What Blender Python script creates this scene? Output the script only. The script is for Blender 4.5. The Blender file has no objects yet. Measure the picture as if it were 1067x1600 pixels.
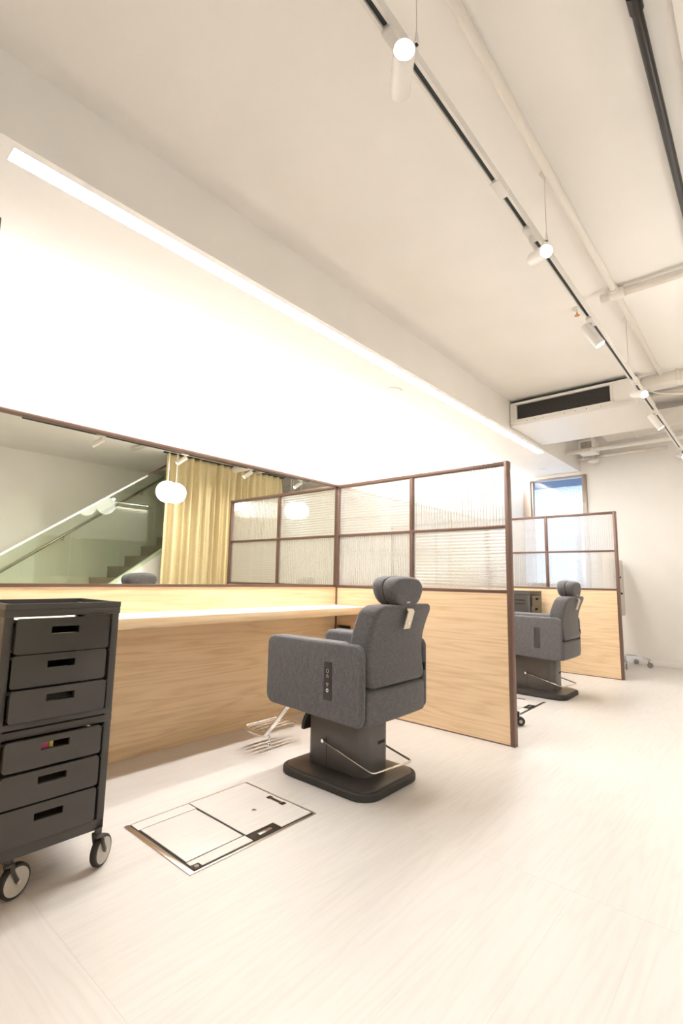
import bpy, bmesh, math, random
from mathutils import Vector, Matrix
random.seed(7)
S = bpy.context.scene
COL = S.collection

# ------------------------------------------------------------------ camera
YAW, PIT, ROL, FPX = 0.717838621, 0.133584785, 0.0189224198, 773.75
cd = bpy.data.cameras.new('camera'); cam = bpy.data.objects.new('camera', cd); COL.objects.link(cam)
_f = Vector((math.cos(YAW)*math.cos(PIT), math.sin(YAW)*math.cos(PIT), math.sin(PIT)))
_r = Vector((math.sin(YAW), -math.cos(YAW), 0)); _u = _r.cross(_f)
_r2 = math.cos(ROL)*_r + math.sin(ROL)*_u; _u2 = -math.sin(ROL)*_r + math.cos(ROL)*_u
M = Matrix((( _r2.x, _u2.x, -_f.x, 0), (_r2.y, _u2.y, -_f.y, 0), (_r2.z, _u2.z, -_f.z, 1.0), (0, 0, 0, 1)))
cam.matrix_world = M
cd.sensor_fit = 'HORIZONTAL'; cd.sensor_width = 36.0; cd.lens = FPX/1067*36.0
cd.clip_start = 0.02; cd.clip_end = 100
S.camera = cam

# ------------------------------------------------------------------ world, exposure
w = bpy.data.worlds.new('world'); S.world = w; w.use_nodes = True
bg = w.node_tree.nodes['Background']; bg.inputs[0].default_value = (0.74, 0.87, 1.0, 1); bg.inputs[1].default_value = 0.78
S.view_settings.view_transform = 'Standard'; S.view_settings.look = 'None'
S.view_settings.gamma = 1.0; S.view_settings.use_curve_mapping = False
S.view_settings.exposure = 1.78
S.cycles.max_bounces = 9; S.cycles.diffuse_bounces = 5; S.cycles.glossy_bounces = 5; S.cycles.transmission_bounces = 8; S.cycles.transparent_max_bounces = 12
STRIP_E, COVE_E, SPOT_W, GLOBE_E, LENS_E = 26.0, 19.0, 6.0, 4.0, 30.0

# ------------------------------------------------------------------ materials
def mat(name, col, rough=0.5, metal=0.0, **kw):
    m = bpy.data.materials.new(name); m.use_nodes = True
    b = m.node_tree.nodes['Principled BSDF']
    b.inputs['Base Color'].default_value = (*col, 1); b.inputs['Roughness'].default_value = rough
    b.inputs['Metallic'].default_value = metal
    for k, v in kw.items(): b.inputs[k.replace('_', ' ')].default_value = v
    return m
def nodes(m): return m.node_tree.nodes, m.node_tree.links
def texcoord(m, scale, rand=False):
    n, l = nodes(m)
    tc = n.new('ShaderNodeTexCoord'); mp = n.new('ShaderNodeMapping'); mp.inputs['Scale'].default_value = scale
    l.new(tc.outputs['Object'], mp.inputs['Vector'])
    if rand:
        oi = n.new('ShaderNodeObjectInfo'); mu = n.new('ShaderNodeVectorMath'); mu.operation = 'SCALE'
        mu.inputs[0].default_value = (37.0, 21.0, 13.0); l.new(oi.outputs['Random'], mu.inputs['Scale'])
        l.new(mu.outputs[0], mp.inputs['Location'])
    return mp
def ramp(m, stops):
    n, l = nodes(m); r = n.new('ShaderNodeValToRGB')
    while len(r.color_ramp.elements) < len(stops): r.color_ramp.elements.new(0.5)
    for e, (p, c) in zip(r.color_ramp.elements, stops): e.position = p; e.color = (*c, 1)
    return r
def wood(name, dark, mid, light, scale, rough=0.45, rand=False, amount=1.0, knots=True):
    m = mat(name, mid, rough); n, l = nodes(m); b = n['Principled BSDF']
    mp = texcoord(m, scale, rand)
    n1 = n.new('ShaderNodeTexNoise'); n1.inputs['Scale'].default_value = 1.0; n1.inputs['Detail'].default_value = 2; n1.inputs['Roughness'].default_value = .5
    l.new(mp.outputs[0], n1.inputs['Vector'])
    mul = n.new('ShaderNodeMath'); mul.operation = 'MULTIPLY'; mul.inputs[1].default_value = 9.0
    l.new(n1.outputs['Fac'], mul.inputs[0])
    fr = n.new('ShaderNodeMath'); fr.operation = 'FRACT'; l.new(mul.outputs[0], fr.inputs[0])
    pp = n.new('ShaderNodeMath'); pp.operation = 'PINGPONG'; pp.inputs[1].default_value = 0.5; l.new(mul.outputs[0], pp.inputs[0])
    n2 = n.new('ShaderNodeTexNoise'); n2.inputs['Scale'].default_value = 6.0; n2.inputs['Detail'].default_value = 6; n2.inputs['Roughness'].default_value = .65
    l.new(mp.outputs[0], n2.inputs['Vector'])
    mx = n.new('ShaderNodeMix'); mx.inputs[0].default_value = 0.55
    l.new(pp.outputs[0], mx.inputs[2]); l.new(n2.outputs['Fac'], mx.inputs[3])
    r = ramp(m, [(0.22, dark), (0.40, mid), (0.62, light)])
    l.new(mx.outputs[0], r.inputs[0]); l.new(r.outputs[0], b.inputs['Base Color'])
    bp = n.new('ShaderNodeBump'); bp.inputs['Strength'].default_value = 0.06*amount; bp.inputs['Distance'].default_value = 0.002
    l.new(mx.outputs[0], bp.inputs['Height']); l.new(bp.outputs[0], b.inputs['Normal'])
    return m
def emis(name, col, s):
    m = bpy.data.materials.new(name); m.use_nodes = True; n, l = nodes(m)
    n.remove(n['Principled BSDF']); e = n.new('ShaderNodeEmission')
    e.inputs[0].default_value = (*col, 1); e.inputs[1].default_value = s
    l.new(e.outputs[0], n['Material Output'].inputs[0]); return m
def painted(name, col, rough=0.6, var=0.04):
    m = mat(name, col, rough); n, l = nodes(m)
    mp = texcoord(m, (1.3, 1.3, 1.3)); t = n.new('ShaderNodeTexNoise'); t.inputs['Scale'].default_value = 2.0; t.inputs['Detail'].default_value = 4
    l.new(mp.outputs[0], t.inputs['Vector'])
    r = ramp(m, [(0.3, tuple(c*(1-var) for c in col)), (0.7, col)])
    l.new(t.outputs['Fac'], r.inputs[0]); l.new(r.outputs[0], n['Principled BSDF'].inputs['Base Color'])
    t2 = n.new('ShaderNodeTexNoise'); t2.inputs['Scale'].default_value = 180.0; l.new(mp.outputs[0], t2.inputs['Vector'])
    bp = n.new('ShaderNodeBump'); bp.inputs['Strength'].default_value = .05; bp.inputs['Distance'].default_value = .001
    l.new(t2.outputs['Fac'], bp.inputs['Height']); l.new(bp.outputs[0], n['Principled BSDF'].inputs['Normal'])
    return m
def fabric(name, c0, c1, sc=420.0, bump=.25):
    m = mat(name, c0, 0.85); n, l = nodes(m); b = n['Principled BSDF']
    outs = []
    for s in ((sc*.12, sc*.12, sc*1.2), (sc, sc, sc*.1)):
        mp = texcoord(m, s); t = n.new('ShaderNodeTexNoise'); t.inputs['Scale'].default_value = 1.0; t.inputs['Detail'].default_value = 2
        l.new(mp.outputs[0], t.inputs['Vector']); outs.append(t.outputs['Fac'])
    mx = n.new('ShaderNodeMix'); mx.inputs[0].default_value = .5; l.new(outs[0], mx.inputs[2]); l.new(outs[1], mx.inputs[3])
    r = ramp(m, [(0.36, c0), (0.64, c1)]); l.new(mx.outputs[0], r.inputs[0]); l.new(r.outputs[0], b.inputs['Base Color'])
    bp = n.new('ShaderNodeBump'); bp.inputs['Strength'].default_value = bump; bp.inputs['Distance'].default_value = .001
    l.new(mx.outputs[0], bp.inputs['Height']); l.new(bp.outputs[0], b.inputs['Normal'])
    b.inputs['Sheen Weight'].default_value = .25; b.inputs['Sheen Roughness'].default_value = .4
    return m

MT = {}
MT['wall'] = painted('white_paint', (.90, .875, .845), .6)
MT['ceil'] = painted('ceiling_paint', (.885, .855, .815), .7)
MT['wood'] = wood('pale_oak_laminate', (.72, .51, .30), (.83, .62, .385), (.87, .675, .45), (0.55, 0.55, 9.0))
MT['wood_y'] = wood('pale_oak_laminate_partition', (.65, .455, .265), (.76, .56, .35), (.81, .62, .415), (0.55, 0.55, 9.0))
MT['plank'] = wood('bleached_plank', (.635, .595, .56), (.668, .630, .598), (.688, .655, .628), (0.8, 11.0, 1.0), .38, True, .5)
MT['under'] = mat('floor_screed', (.62, .58, .53), .9)
MT['frame'] = mat('brown_frame', (.165, .095, .07), .38, .25)
MT['black'] = mat('black_gap', (.012, .011, .010), .6)
MT['cart'] = painted('charcoal_plastic', (.070, .064, .060), .42, .12)
MT['drawer_gloss'] = mat('glossy_charcoal', (.055, .049, .046), .16)
MT['drawer_matte'] = painted('matte_charcoal', (.070, .064, .060), .40, .1)
MT['fabric'] = fabric('grey_woven_upholstery', (.074, .071, .076), (.162, .156, .162))
MT['vinyl'] = mat('dark_vinyl', (.055, .05, .05), .35)
MT['baseplate'] = mat('graphite_base', (.065, .057, .054), .28, .1)
MT['rubber'] = mat('black_rubber', (.03, .027, .025), .6)
MT['pedestal'] = mat('graphite_pedestal', (.125, .117, .115), .36, .15)
MT['chrome'] = mat('chrome', (.78, .76, .74), .12, 1.0)
MT['steel'] = mat('satin_steel', (.62, .56, .50), .3, 1.0)
MT['champagne'] = mat('champagne_metal', (.72, .64, .54), .34, .8)
MT['grey_wheel'] = mat('beige_wheel', (.50, .46, .40), .5)
MT['white'] = painted('white_plastic', (.82, .79, .75), .4, .02)
MT['pipe'] = painted('white_pipe_paint', (.84, .79, .72), .45, .05)
MT['grey_metal'] = mat('polished_grey_metal', (.40, .41, .43), .2, 1.0)
MT['slot'] = mat('dark_track_slot', (.035, .045, .045), .5)
MT['black_metal'] = mat('black_metal', (.022, .018, .016), .4, .2)
MT['grille'] = mat('grey_grille', (.085, .078, .075), .6)
MT['symbol'] = mat('pale_print', (.75, .70, .72), .5)
MT['lens'] = emis('spot_lens', (1.0, .93, .82), LENS_E)
MT['strip'] = emis('strip_diffuser', (1.0, .98, .95), STRIP_E)
MT['cove'] = emis('led_tape', (1.0, .97, .93), COVE_E)
MT['globe'] = emis('opal_globe', (1.0, .97, .92), GLOBE_E)
MT['down'] = emis('downlight_lens', (1.0, .95, .88), 6.0)
MT['mirror'] = mat('silvered_glass', (.87, .87, .79), .0, 1.0)
MT['curtain'] = fabric('beige_curtain', (.50, .40, .22), (.62, .52, .32), 260.0, .1)
MT['tread'] = mat('grey_tread', (.36, .31, .26), .6)
MT['copper'] = mat('copper', (.75, .38, .20), .35, 1.0)
MT['lid'] = wood('bleached_lid', (.635, .595, .56), (.668, .630, .598), (.688, .655, .628), (0.8, 11.0, 1.0), .38, True, .5)
MT['pink'] = mat('pink_plastic', (.55, .08, .20), .4)
MT['yellow'] = mat('yellow_plastic', (.62, .55, .12), .4)
MT['panel'] = mat('pearl_panel', (.68, .63, .58), .3)

def schlick(m, f0=.04):
    n, l = nodes(m); lw = n.new('ShaderNodeLayerWeight'); lw.inputs['Blend'].default_value = .5
    pw = n.new('ShaderNodeMath'); pw.operation = 'POWER'; pw.inputs[1].default_value = 5.0; l.new(lw.outputs['Facing'], pw.inputs[0])
    ma = n.new('ShaderNodeMath'); ma.operation = 'MULTIPLY_ADD'; ma.inputs[1].default_value = 1-f0; ma.inputs[2].default_value = f0; l.new(pw.outputs[0], ma.inputs[0])
    return ma
def glass_reeded():
    m = bpy.data.materials.new('reeded_glass'); m.use_nodes = True; n, l = nodes(m); n.remove(n['Principled BSDF'])
    rf = n.new('ShaderNodeBsdfRefraction'); rf.inputs['Color'].default_value = (.98, .975, .96, 1); rf.inputs['Roughness'].default_value = .08; rf.inputs['IOR'].default_value = 1.4
    gl = n.new('ShaderNodeBsdfGlossy'); gl.inputs['Roughness'].default_value = .03
    tp = n.new('ShaderNodeBsdfTransparent'); tp.inputs['Color'].default_value = (.985, .98, .97, 1)
    tl = n.new('ShaderNodeBsdfTranslucent'); tl.inputs['Color'].default_value = (.94, .93, .905, 1)
    df = n.new('ShaderNodeBsdfDiffuse'); df.inputs['Color'].default_value = (.90, .885, .86, 1)
    fz = schlick(m)
    def mix(f, a, b):
        x = n.new('ShaderNodeMixShader')
        if isinstance(f, float): x.inputs[0].default_value = f
        else: l.new(f, x.inputs[0])
        l.new(a.outputs[0], x.inputs[1]); l.new(b.outputs[0], x.inputs[2]); return x
    milky = mix(.38, tl, df)
    clear = mix(.45, rf, tp)
    body = mix(.22, clear, milky)
    l.new(mix(fz.outputs[0], body, gl).outputs[0], n['Material Output'].inputs[0]); return m
MT['reeded'] = glass_reeded()
def glass_thin(name, tint, refl=1.0):
    m = bpy.data.materials.new(name); m.use_nodes = True; n, l = nodes(m); n.remove(n['Principled BSDF'])
    gl = n.new('ShaderNodeBsdfGlossy'); gl.inputs['Roughness'].default_value = .0
    tl = n.new('ShaderNodeBsdfTransparent'); tl.inputs['Color'].default_value = (*tint, 1)
    fz = schlick(m)
    m2 = n.new('ShaderNodeMixShader'); l.new(fz.outputs[0], m2.inputs[0]); l.new(tl.outputs[0], m2.inputs[1]); l.new(gl.outputs[0], m2.inputs[2])
    l.new(m2.outputs[0], n['Material Output'].inputs[0]); return m
MT['green_glass'] = glass_thin('green_safety_glass', (.90, .945, .875))
MT['pane'] = glass_thin('window_glass', (.97, .98, 1.0))

# ------------------------------------------------------------------ mesh helpers
def ob(name, bm, m, parent=None, smooth=False, loc=None, normals=True):
    if normals: bmesh.ops.recalc_face_normals(bm, faces=bm.faces)
    me = bpy.data.meshes.new(name); bm.to_mesh(me); bm.free()
    if smooth: me.polygons.foreach_set('use_smooth', [True]*len(me.polygons))
    me.materials.append(MT[m] if isinstance(m, str) else m)
    o = bpy.data.objects.new(name, me); COL.objects.link(o)
    if parent is not None: o.parent = parent
    if loc is not None: o.location = loc
    return o
def autosmooth(o, ang=35):
    me = o.data
    bm = bmesh.new(); bm.from_mesh(me)
    for f in bm.faces: f.smooth = True
    for e in bm.edges:
        if len(e.link_faces) == 2 and e.calc_face_angle(0) > math.radians(ang): e.smooth = False
    bm.to_mesh(me); bm.free(); return o
def tag(o, label=None, cat=None, group=None, kind=None):
    if label: o['label'] = label
    if cat: o['category'] = cat
    if group: o['group'] = group
    if kind: o['kind'] = kind
    return o
def thing(name, label, cat, loc=(0, 0, 0), rz=0, group=None):
    o = bpy.data.objects.new(name, None); o.empty_display_size = .1; COL.objects.link(o)
    o.location = loc; o.rotation_euler = (0, 0, rz); return tag(o, label, cat, group)
def dup(root, loc, rz, label):
    r = root.copy(); COL.objects.link(r); r.location = loc; r.rotation_euler = (0, 0, rz); r['label'] = label
    for ch in list(root.children):
        c = ch.copy(); COL.objects.link(c); c.parent = r
        for g in ch.children:
            d = g.copy(); COL.objects.link(d); d.parent = c
    return r
def abox(bm, x0, x1, y0, y1, z0, z1, bev=0, seg=2):
    t = bmesh.new(); bmesh.ops.create_cube(t, size=1)
    for v in t.verts: v.co = Vector(((x0+x1)/2+v.co.x*(x1-x0), (y0+y1)/2+v.co.y*(y1-y0), (z0+z1)/2+v.co.z*(z1-z0)))
    if bev: bmesh.ops.bevel(t, geom=t.edges[:], offset=bev, segments=seg, profile=.5, affect='EDGES')
    merge(bm, t); return bm
def merge(bm, t):
    me = bpy.data.meshes.new('tmp'); t.to_mesh(me); t.free(); bm.from_mesh(me); bpy.data.meshes.remove(me)
def bx(name, d, m, parent=None, bev=0, seg=2, smooth=False):
    o = ob(name, abox(bmesh.new(), *d, bev, seg), m, parent)
    if bev: autosmooth(o, 40)
    return o
def tube(bm, pts, r, n=10, closed=False, cap=True):
    pts = [Vector(p) for p in pts]; rings = []; up = None
    N = len(pts)
    for i, p in enumerate(pts):
        if closed: d = (pts[(i+1) % N]-pts[i-1]).normalized()
        elif i == 0: d = (pts[1]-p).normalized()
        elif i == N-1: d = (p-pts[i-1]).normalized()
        else: d = ((p-pts[i-1]).normalized()+(pts[i+1]-p).normalized()).normalized()
        if up is None: up = Vector((0, 0, 1)) if abs(d.z) < .9 else Vector((1, 0, 0))
        a = d.cross(up).normalized(); b = a.cross(d).normalized(); up = b
        rings.append([bm.verts.new(p+r*(math.cos(2*math.pi*k/n)*a+math.sin(2*math.pi*k/n)*b)) for k in range(n)])
    for i in range(N if closed else N-1):
        A, B = rings[i], rings[(i+1) % N]
        for k in range(n): bm.faces.new((A[k], A[(k+1) % n], B[(k+1) % n], B[k]))
    if cap and not closed: bm.faces.new(rings[0][::-1]); bm.faces.new(rings[-1])
    return bm
def bend(pts, rad=.03, k=5):
    pts = [Vector(p) for p in pts]; out = [pts[0]]
    for i in range(1, len(pts)-1):
        a = (pts[i-1]-pts[i]); b = (pts[i+1]-pts[i]); ra = min(rad, a.length*.45, b.length*.45)
        p0 = pts[i]+a.normalized()*ra; p1 = pts[i]+b.normalized()*ra
        for t in range(k+1):
            s = t/k; out.append((1-s)**2*p0+2*s*(1-s)*pts[i]+s*s*p1)
    out.append(pts[-1]); return out
def cyl(bm, c, axis, r, h, n=20, r2=None):
    axis = Vector(axis).normalized(); c = Vector(c); r2 = r if r2 is None else r2
    up = Vector((0, 0, 1)) if abs(axis.z) < .9 else Vector((1, 0, 0))
    a = axis.cross(up).normalized(); b = a.cross(axis).normalized()
    A = [bm.verts.new(c+r*(math.cos(2*math.pi*k/n)*a+math.sin(2*math.pi*k/n)*b)) for k in range(n)]
    B = [bm.verts.new(c+axis*h+r2*(math.cos(2*math.pi*k/n)*a+math.sin(2*math.pi*k/n)*b)) for k in range(n)]
    for k in range(n): bm.faces.new((A[k], A[(k+1) % n], B[(k+1) % n], B[k]))
    bm.faces.new(A[::-1]); bm.faces.new(B); return bm
def lathe(bm, prof, c, axis, n=24):
    axis = Vector(axis).normalized(); c = Vector(c)
    up = Vector((0, 0, 1)) if abs(axis.z) < .9 else Vector((1, 0, 0))
    a = axis.cross(up).normalized(); b = a.cross(axis).normalized(); rings = []
    for r, h in prof:
        rings.append([bm.verts.new(c+axis*h+max(r, 1e-4)*(math.cos(2*math.pi*k/n)*a+math.sin(2*math.pi*k/n)*b)) for k in range(n)])
    for A, B in zip(rings, rings[1:]):
        for k in range(n): bm.faces.new((A[k], A[(k+1) % n], B[(k+1) % n], B[k]))
    bm.faces.new(rings[0][::-1]); bm.faces.new(rings[-1]); return bm
def rrect(hx, hy, r, k=5):
    r = min(r, hx*.999, hy*.999); out = []
    for q, (sx, sy) in enumerate(((1, 1), (-1, 1), (-1, -1), (1, -1))):
        for i in range(k+1):
            a = math.pi/2*(q+i/k); out.append((sx*(hx-r)+r*math.cos(a), sy*(hy-r)+r*math.sin(a)))
    return out
def loft(bm, sections):
    """sections: list of lists of 3D points, equal length"""
    R = [[bm.verts.new(p) for p in s] for s in sections]; n = len(R[0])
    for A, B in zip(R, R[1:]):
        for k in range(n): bm.faces.new((A[k], A[(k+1) % n], B[(k+1) % n], B[k]))
    bm.faces.new(R[0][::-1]); bm.faces.new(R[-1]); return bm
def pillow(bm, x0, x1, y0, y1, z0, z1, r, e, axis='z', f=None, k=5, ne=5, nm=8, rv=1.0):
    """rounded block: corner radius r in section, end rounding e along axis; f displaces points"""
    c = [(x0+x1)/2, (y0+y1)/2, (z0+z1)/2]; h = [(x1-x0)/2, (y1-y0)/2, (z1-z0)/2]
    ax = 'xyz'.index(axis); u, v = [i for i in range(3) if i != ax]
    prof = []
    for i in range(ne+1):
        a = math.pi/2*i/ne; prof.append((-h[ax]+e*(1-math.sin(a)), e*(1-math.cos(a))))
    prof = [(-h[ax]+e*(1-math.cos(math.pi/2*i/ne)), e*(1-math.sin(math.pi/2*i/ne))) for i in range(ne+1)]
    mid = [(-h[ax]+e+(2*h[ax]-2*e)*j/nm, 0) for j in range(1, nm)]
    prof = prof+mid+[(-p, ins) for p, ins in reversed(prof)]
    secs = []
    for p, ins in prof:
        s = []
        for a, b in rrect(h[u]-ins, h[v]-ins*rv, max(r-ins*.6*rv, .004), k):
            q = [0, 0, 0]; q[ax] = c[ax]+p; q[u] = c[u]+a; q[v] = c[v]+b
            q = Vector(q); s.append(f(q) if f else q)
        secs.append(s)
    return loft(bm, secs)
def ring2d(bm, c, r0, r1, n=28, th=.0008, nx=(-1, 0, 0)):
    """flat annulus on a plane facing -x"""
    c = Vector(c)
    A = [bm.verts.new(c+Vector((0, r0*math.cos(2*math.pi*k/n), r0*math.sin(2*math.pi*k/n)))) for k in range(n)]
    B = [bm.verts.new(c+Vector((0, r1*math.cos(2*math.pi*k/n), r1*math.sin(2*math.pi*k/n)))) for k in range(n)]
    for k in range(n): bm.faces.new((A[k], A[(k+1) % n], B[(k+1) % n], B[k]))
    return bm

# ------------------------------------------------------------------ dimensions of the room
D = 2.772            # mirror wall
XF = 7.35            # far wall
YR = -3.1            # wall behind the stairs
XB = -2.0            # wall behind the camera
ZC = 2.87            # ceiling
ZS = 2.55            # soffit
YS = 1.965           # soffit face
X1, X2, X0 = 3.097, 5.995, 0.20   # partitions (near faces)
TP = .05             # partition thickness
YE = 1.27            # partition ends
ZP = 1.787           # partition top

# ------------------------------------------------------------------ structure
floor = ob('floor', abox(bmesh.new(), XB-.1, XF+.1, YR-.1, D+.1, -.12, -.004), 'under'); tag(floor, kind='structure')
def plank_mesh(lx, ly):
    bm = abox(bmesh.new(), .0003, lx-.0003, .00012, ly-.00012, -.004, 0)
    return ob('plank', bm, 'plank').data
def add_planks():
    cache = {}
    def put(x, y, lx, ly, rot):
        key = (round(lx, 4), round(ly, 4))
        if key not in cache:
            me = plank_mesh(lx, ly); t = [o for o in bpy.data.objects if o.data == me][0]; bpy.data.objects.remove(t); cache[key] = me
        o = bpy.data.objects.new('plank', cache[key]); COL.objects.link(o); o.parent = floor
        o.location = (x, y, 0)
        if rot: o.rotation_euler = (0, 0, math.pi/2); o.location = (x+ly, y, 0)
    W, L = .2, 1.2
    x = .645
    ny = int(math.ceil((D-YR)/W))
    while x < XF-.01:
        lx = min(L, XF-x)
        for j in range(ny):
            y1 = D-j*W; y0 = max(YR, y1-W)
            put(x, y0, lx, y1-y0, False)
        x += lx
    # the strip beside the camera runs the other way
    j = 0; xx = .645
    while xx > XB+.01:
        wx = min(W, xx-XB); yy = D; off = .45 if j % 2 else .9
        first = True
        while yy > YR+.01:
            ly = min(L if not first else off, yy-YR); first = False
            put(xx-wx, yy-ly, ly, wx, True); yy -= ly
        xx -= wx; j += 1
add_planks()

wl = ob('wall_left', abox(bmesh.new(), XB-.1, XF+.1, D, D+.12, -.12, 3.3), 'wall'); tag(wl, kind='structure')
def wood_panel(x0, x1):
    bx('wood_panel', (x0, x1, D-.018, D, 0, .93), 'wood', wl)
wood_panel(X0+TP, X1); wood_panel(X1+TP, X2)
wr = ob('wall_right', abox(bmesh.new(), XB-.1, XF+.1, YR-.12, YR, -.12, 3.3), 'wall'); tag(wr, kind='structure')
wb = ob('wall_back', abox(bmesh.new(), XB-.12, XB, YR-.1, D+.1, -.12, 3.3), 'wall'); tag(wb, kind='structure')
# far wall with a window opening
WY0, WY1, WZ0, WZ1 = 1.89, D-.002, .95, 2.505
bm = bmesh.new()
abox(bm, XF, XF+.15, YR-.1, WY0, -.12, 3.3); abox(bm, XF, XF+.15, WY0, D+.1, -.12, WZ0); abox(bm, XF, XF+.15, WY0, D+.1, WZ1, 3.3)
wf = ob('wall_front', bm, 'wall'); tag(wf, kind='structure')
tag(bx('baseboard_front', (XF-.012, XF, YR, D, 0, .06), 'wall', bev=.003), kind='structure')

# window in the far wall
win = thing('window_1', None, None, (XF, 0, 0)); tag(win, kind='structure')
MT['alu'] = mat('bronze_aluminium', (.36, .30, .26), .4, .4)
bx('window_frame', (-.03, .10, WY1-.105, WY1, WZ0, WZ1), 'alu', win, .004)
bx('window_frame', (-.03, .10, WY0, WY0+.06, WZ0, WZ1), 'alu', win, .004)
bx('window_frame', (-.03, .10, WY0+.06, WY1-.105, WZ1-.022, WZ1), 'alu', win, .004)
bx('window_sill', (-.03, .10, WY0+.06, WY1-.105, WZ0, WZ0+.04), 'alu', win, .004)
bx('window_bead', (.0, .06, WY1-.135, WY1-.105, WZ0+.04, WZ1-.022), 'alu', win, .003)
bx('pane', (.045, .051, WY0+.06, WY1-.135, WZ0+.04, WZ1-.022), 'pane', win)

# ceiling: main slab, dropped soffit over the booths (with a light slot by the wall), higher slab at the far end
XO = 4.98
ceil = ob('ceiling', abox(bmesh.new(), XB-.1, XO, YR-.1, D+.1, ZC, ZC+.12), 'ceil'); tag(ceil, kind='structure')
bx('high_slab', (XO, XF+.1, YR-.1, D+.1, 3.2, 3.3), 'ceil', ceil)
bx('slab_edge', (XO-.1, XO, YR-.1, D+.1, ZC+.12, 3.3), 'ceil', ceil)
SX0, SX1, SY0, SY1 = .415, 5.98, 1.995, 2.085     # recessed strip light
YSL = D-.07                                       # light slot by the wall
bm = bmesh.new()
abox(bm, XB, XF, YS, SY0, ZS, 3.2)                       # face
abox(bm, XB, XF, SY1, YSL, ZS, ZS+.10)                   # underside
abox(bm, XB, SX0, SY0, SY1, ZS, ZS+.10); abox(bm, SX1, XF, SY0, SY1, ZS, ZS+.10)
abox(bm, XB, XF, SY0, D, ZS+.10, ZS+.14)                 # lid over slot
ob('soffit', bm, 'wall', ceil)

# ------------------------------------------------------------------ lights built into the soffit
sl = thing('strip_light', 'long recessed white strip light in the soffit above the booths', 'light', ((SX0+SX1)/2, (SY0+SY1)/2, ZS))
hl = (SX1-SX0)/2
bx('diffuser', (-hl+.006, hl-.006, -.039, .039, .006, .012), 'strip', sl)
bm = bmesh.new(); abox(bm, -hl, hl, -.045, -.039, 0, .02); abox(bm, -hl, hl, .039, .045, 0, .02); abox(bm, -hl, -hl+.006, -.039, .039, 0, .02); abox(bm, hl-.006, hl, -.039, .039, 0, .02)
ob('trim', bm, 'white', sl)
cv = bx('led_tape', (X0+TP, XF-.02, YSL+.012, YSL+.045, ZS+.055, ZS+.06), 'cove')
tag(cv, 'warm LED tape hidden in the slot between soffit and mirror wall', 'light')
bm = bmesh.new(); cyl(bm, (0, 0, -.006), (0, 0, 1), .078, .007, 36)
sp = thing('ceiling_speaker', 'round flat grey speaker in the soffit beside the strip light', 'speaker', (3.232, 2.287, ZS))
autosmooth(ob('grille', bm, mat('speaker_grille', (.27, .25, .23), .7), sp))
bm = bmesh.new(); lathe(bm, [(.078, 0), (.083, 0), (.083, -.006), (.078, -.007)], (0, 0, 0), (0, 0, 1), 36)
autosmooth(ob('rim', bm, 'white', sp))
dl = thing('downlight', 'small round lit downlight in the soffit near the window', 'light', (6.867, 2.31, ZS))
bm = bmesh.new(); lathe(bm, [(.048, .0), (.06, 0), (.06, -.004), (.048, -.006)], (0, 0, 0), (0, 0, 1), 30); autosmooth(ob('bezel', bm, 'white', dl))
bm = bmesh.new(); cyl(bm, (0, 0, -.005), (0, 0, 1), .047, .004, 30); ob('lens', bm, 'down', dl)

# ------------------------------------------------------------------ partitions with reeded glass
def reeded_pane(name, y0, y1, z0, z1, xc, vertical, parent):
    """slab with half-round ribs on both faces' near side; vertical=True: ribs run up"""
    pitch = .022; amp = .0042; t = .004
    a0, a1, b0, b1 = (y0, y1, z0, z1) if vertical else (z0, z1, y0, y1)
    nr = max(1, int(round((a1-a0)/pitch))); p = (a1-a0)/nr; k = 6
    prof = []
    for i in range(nr):
        for j in range(k): 
            s = j/k; prof.append((a0+(i+s)*p, amp*math.sin(math.pi*s)))
    prof.append((a1, 0))
    bm = bmesh.new(); F = []; B = []
    for a, d in prof:
        def P(b, x): return (x, a, b) if vertical else (x, b, a)
        F.append((bm.verts.new(P(b0, xc+t+d)), bm.verts.new(P(b1, xc+t+d))))
        B.append((bm.verts.new(P(b0, xc-t)), bm.verts.new(P(b1, xc-t))))
    for i in range(len(prof)-1):
        bm.faces.new((F[i][0], F[i+1][0], F[i+1][1], F[i][1])); bm.faces.new((B[i][0], B[i][1], B[i+1][1], B[i+1][0]))
        bm.faces.new((F[i][0], B[i][0], B[i+1][0], F[i+1][0])); bm.faces.new((F[i][1], F[i+1][1], B[i+1][1], B[i][1]))
    bm.faces.new((F[0][0], F[0][1], B[0][1], B[0][0])); bm.faces.new((F[-1][0], B[-1][0], B[-1][1], F[-1][1]))
    o = ob(name, bm, 'reeded', parent, smooth=False); return autosmooth(o, 50)
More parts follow.
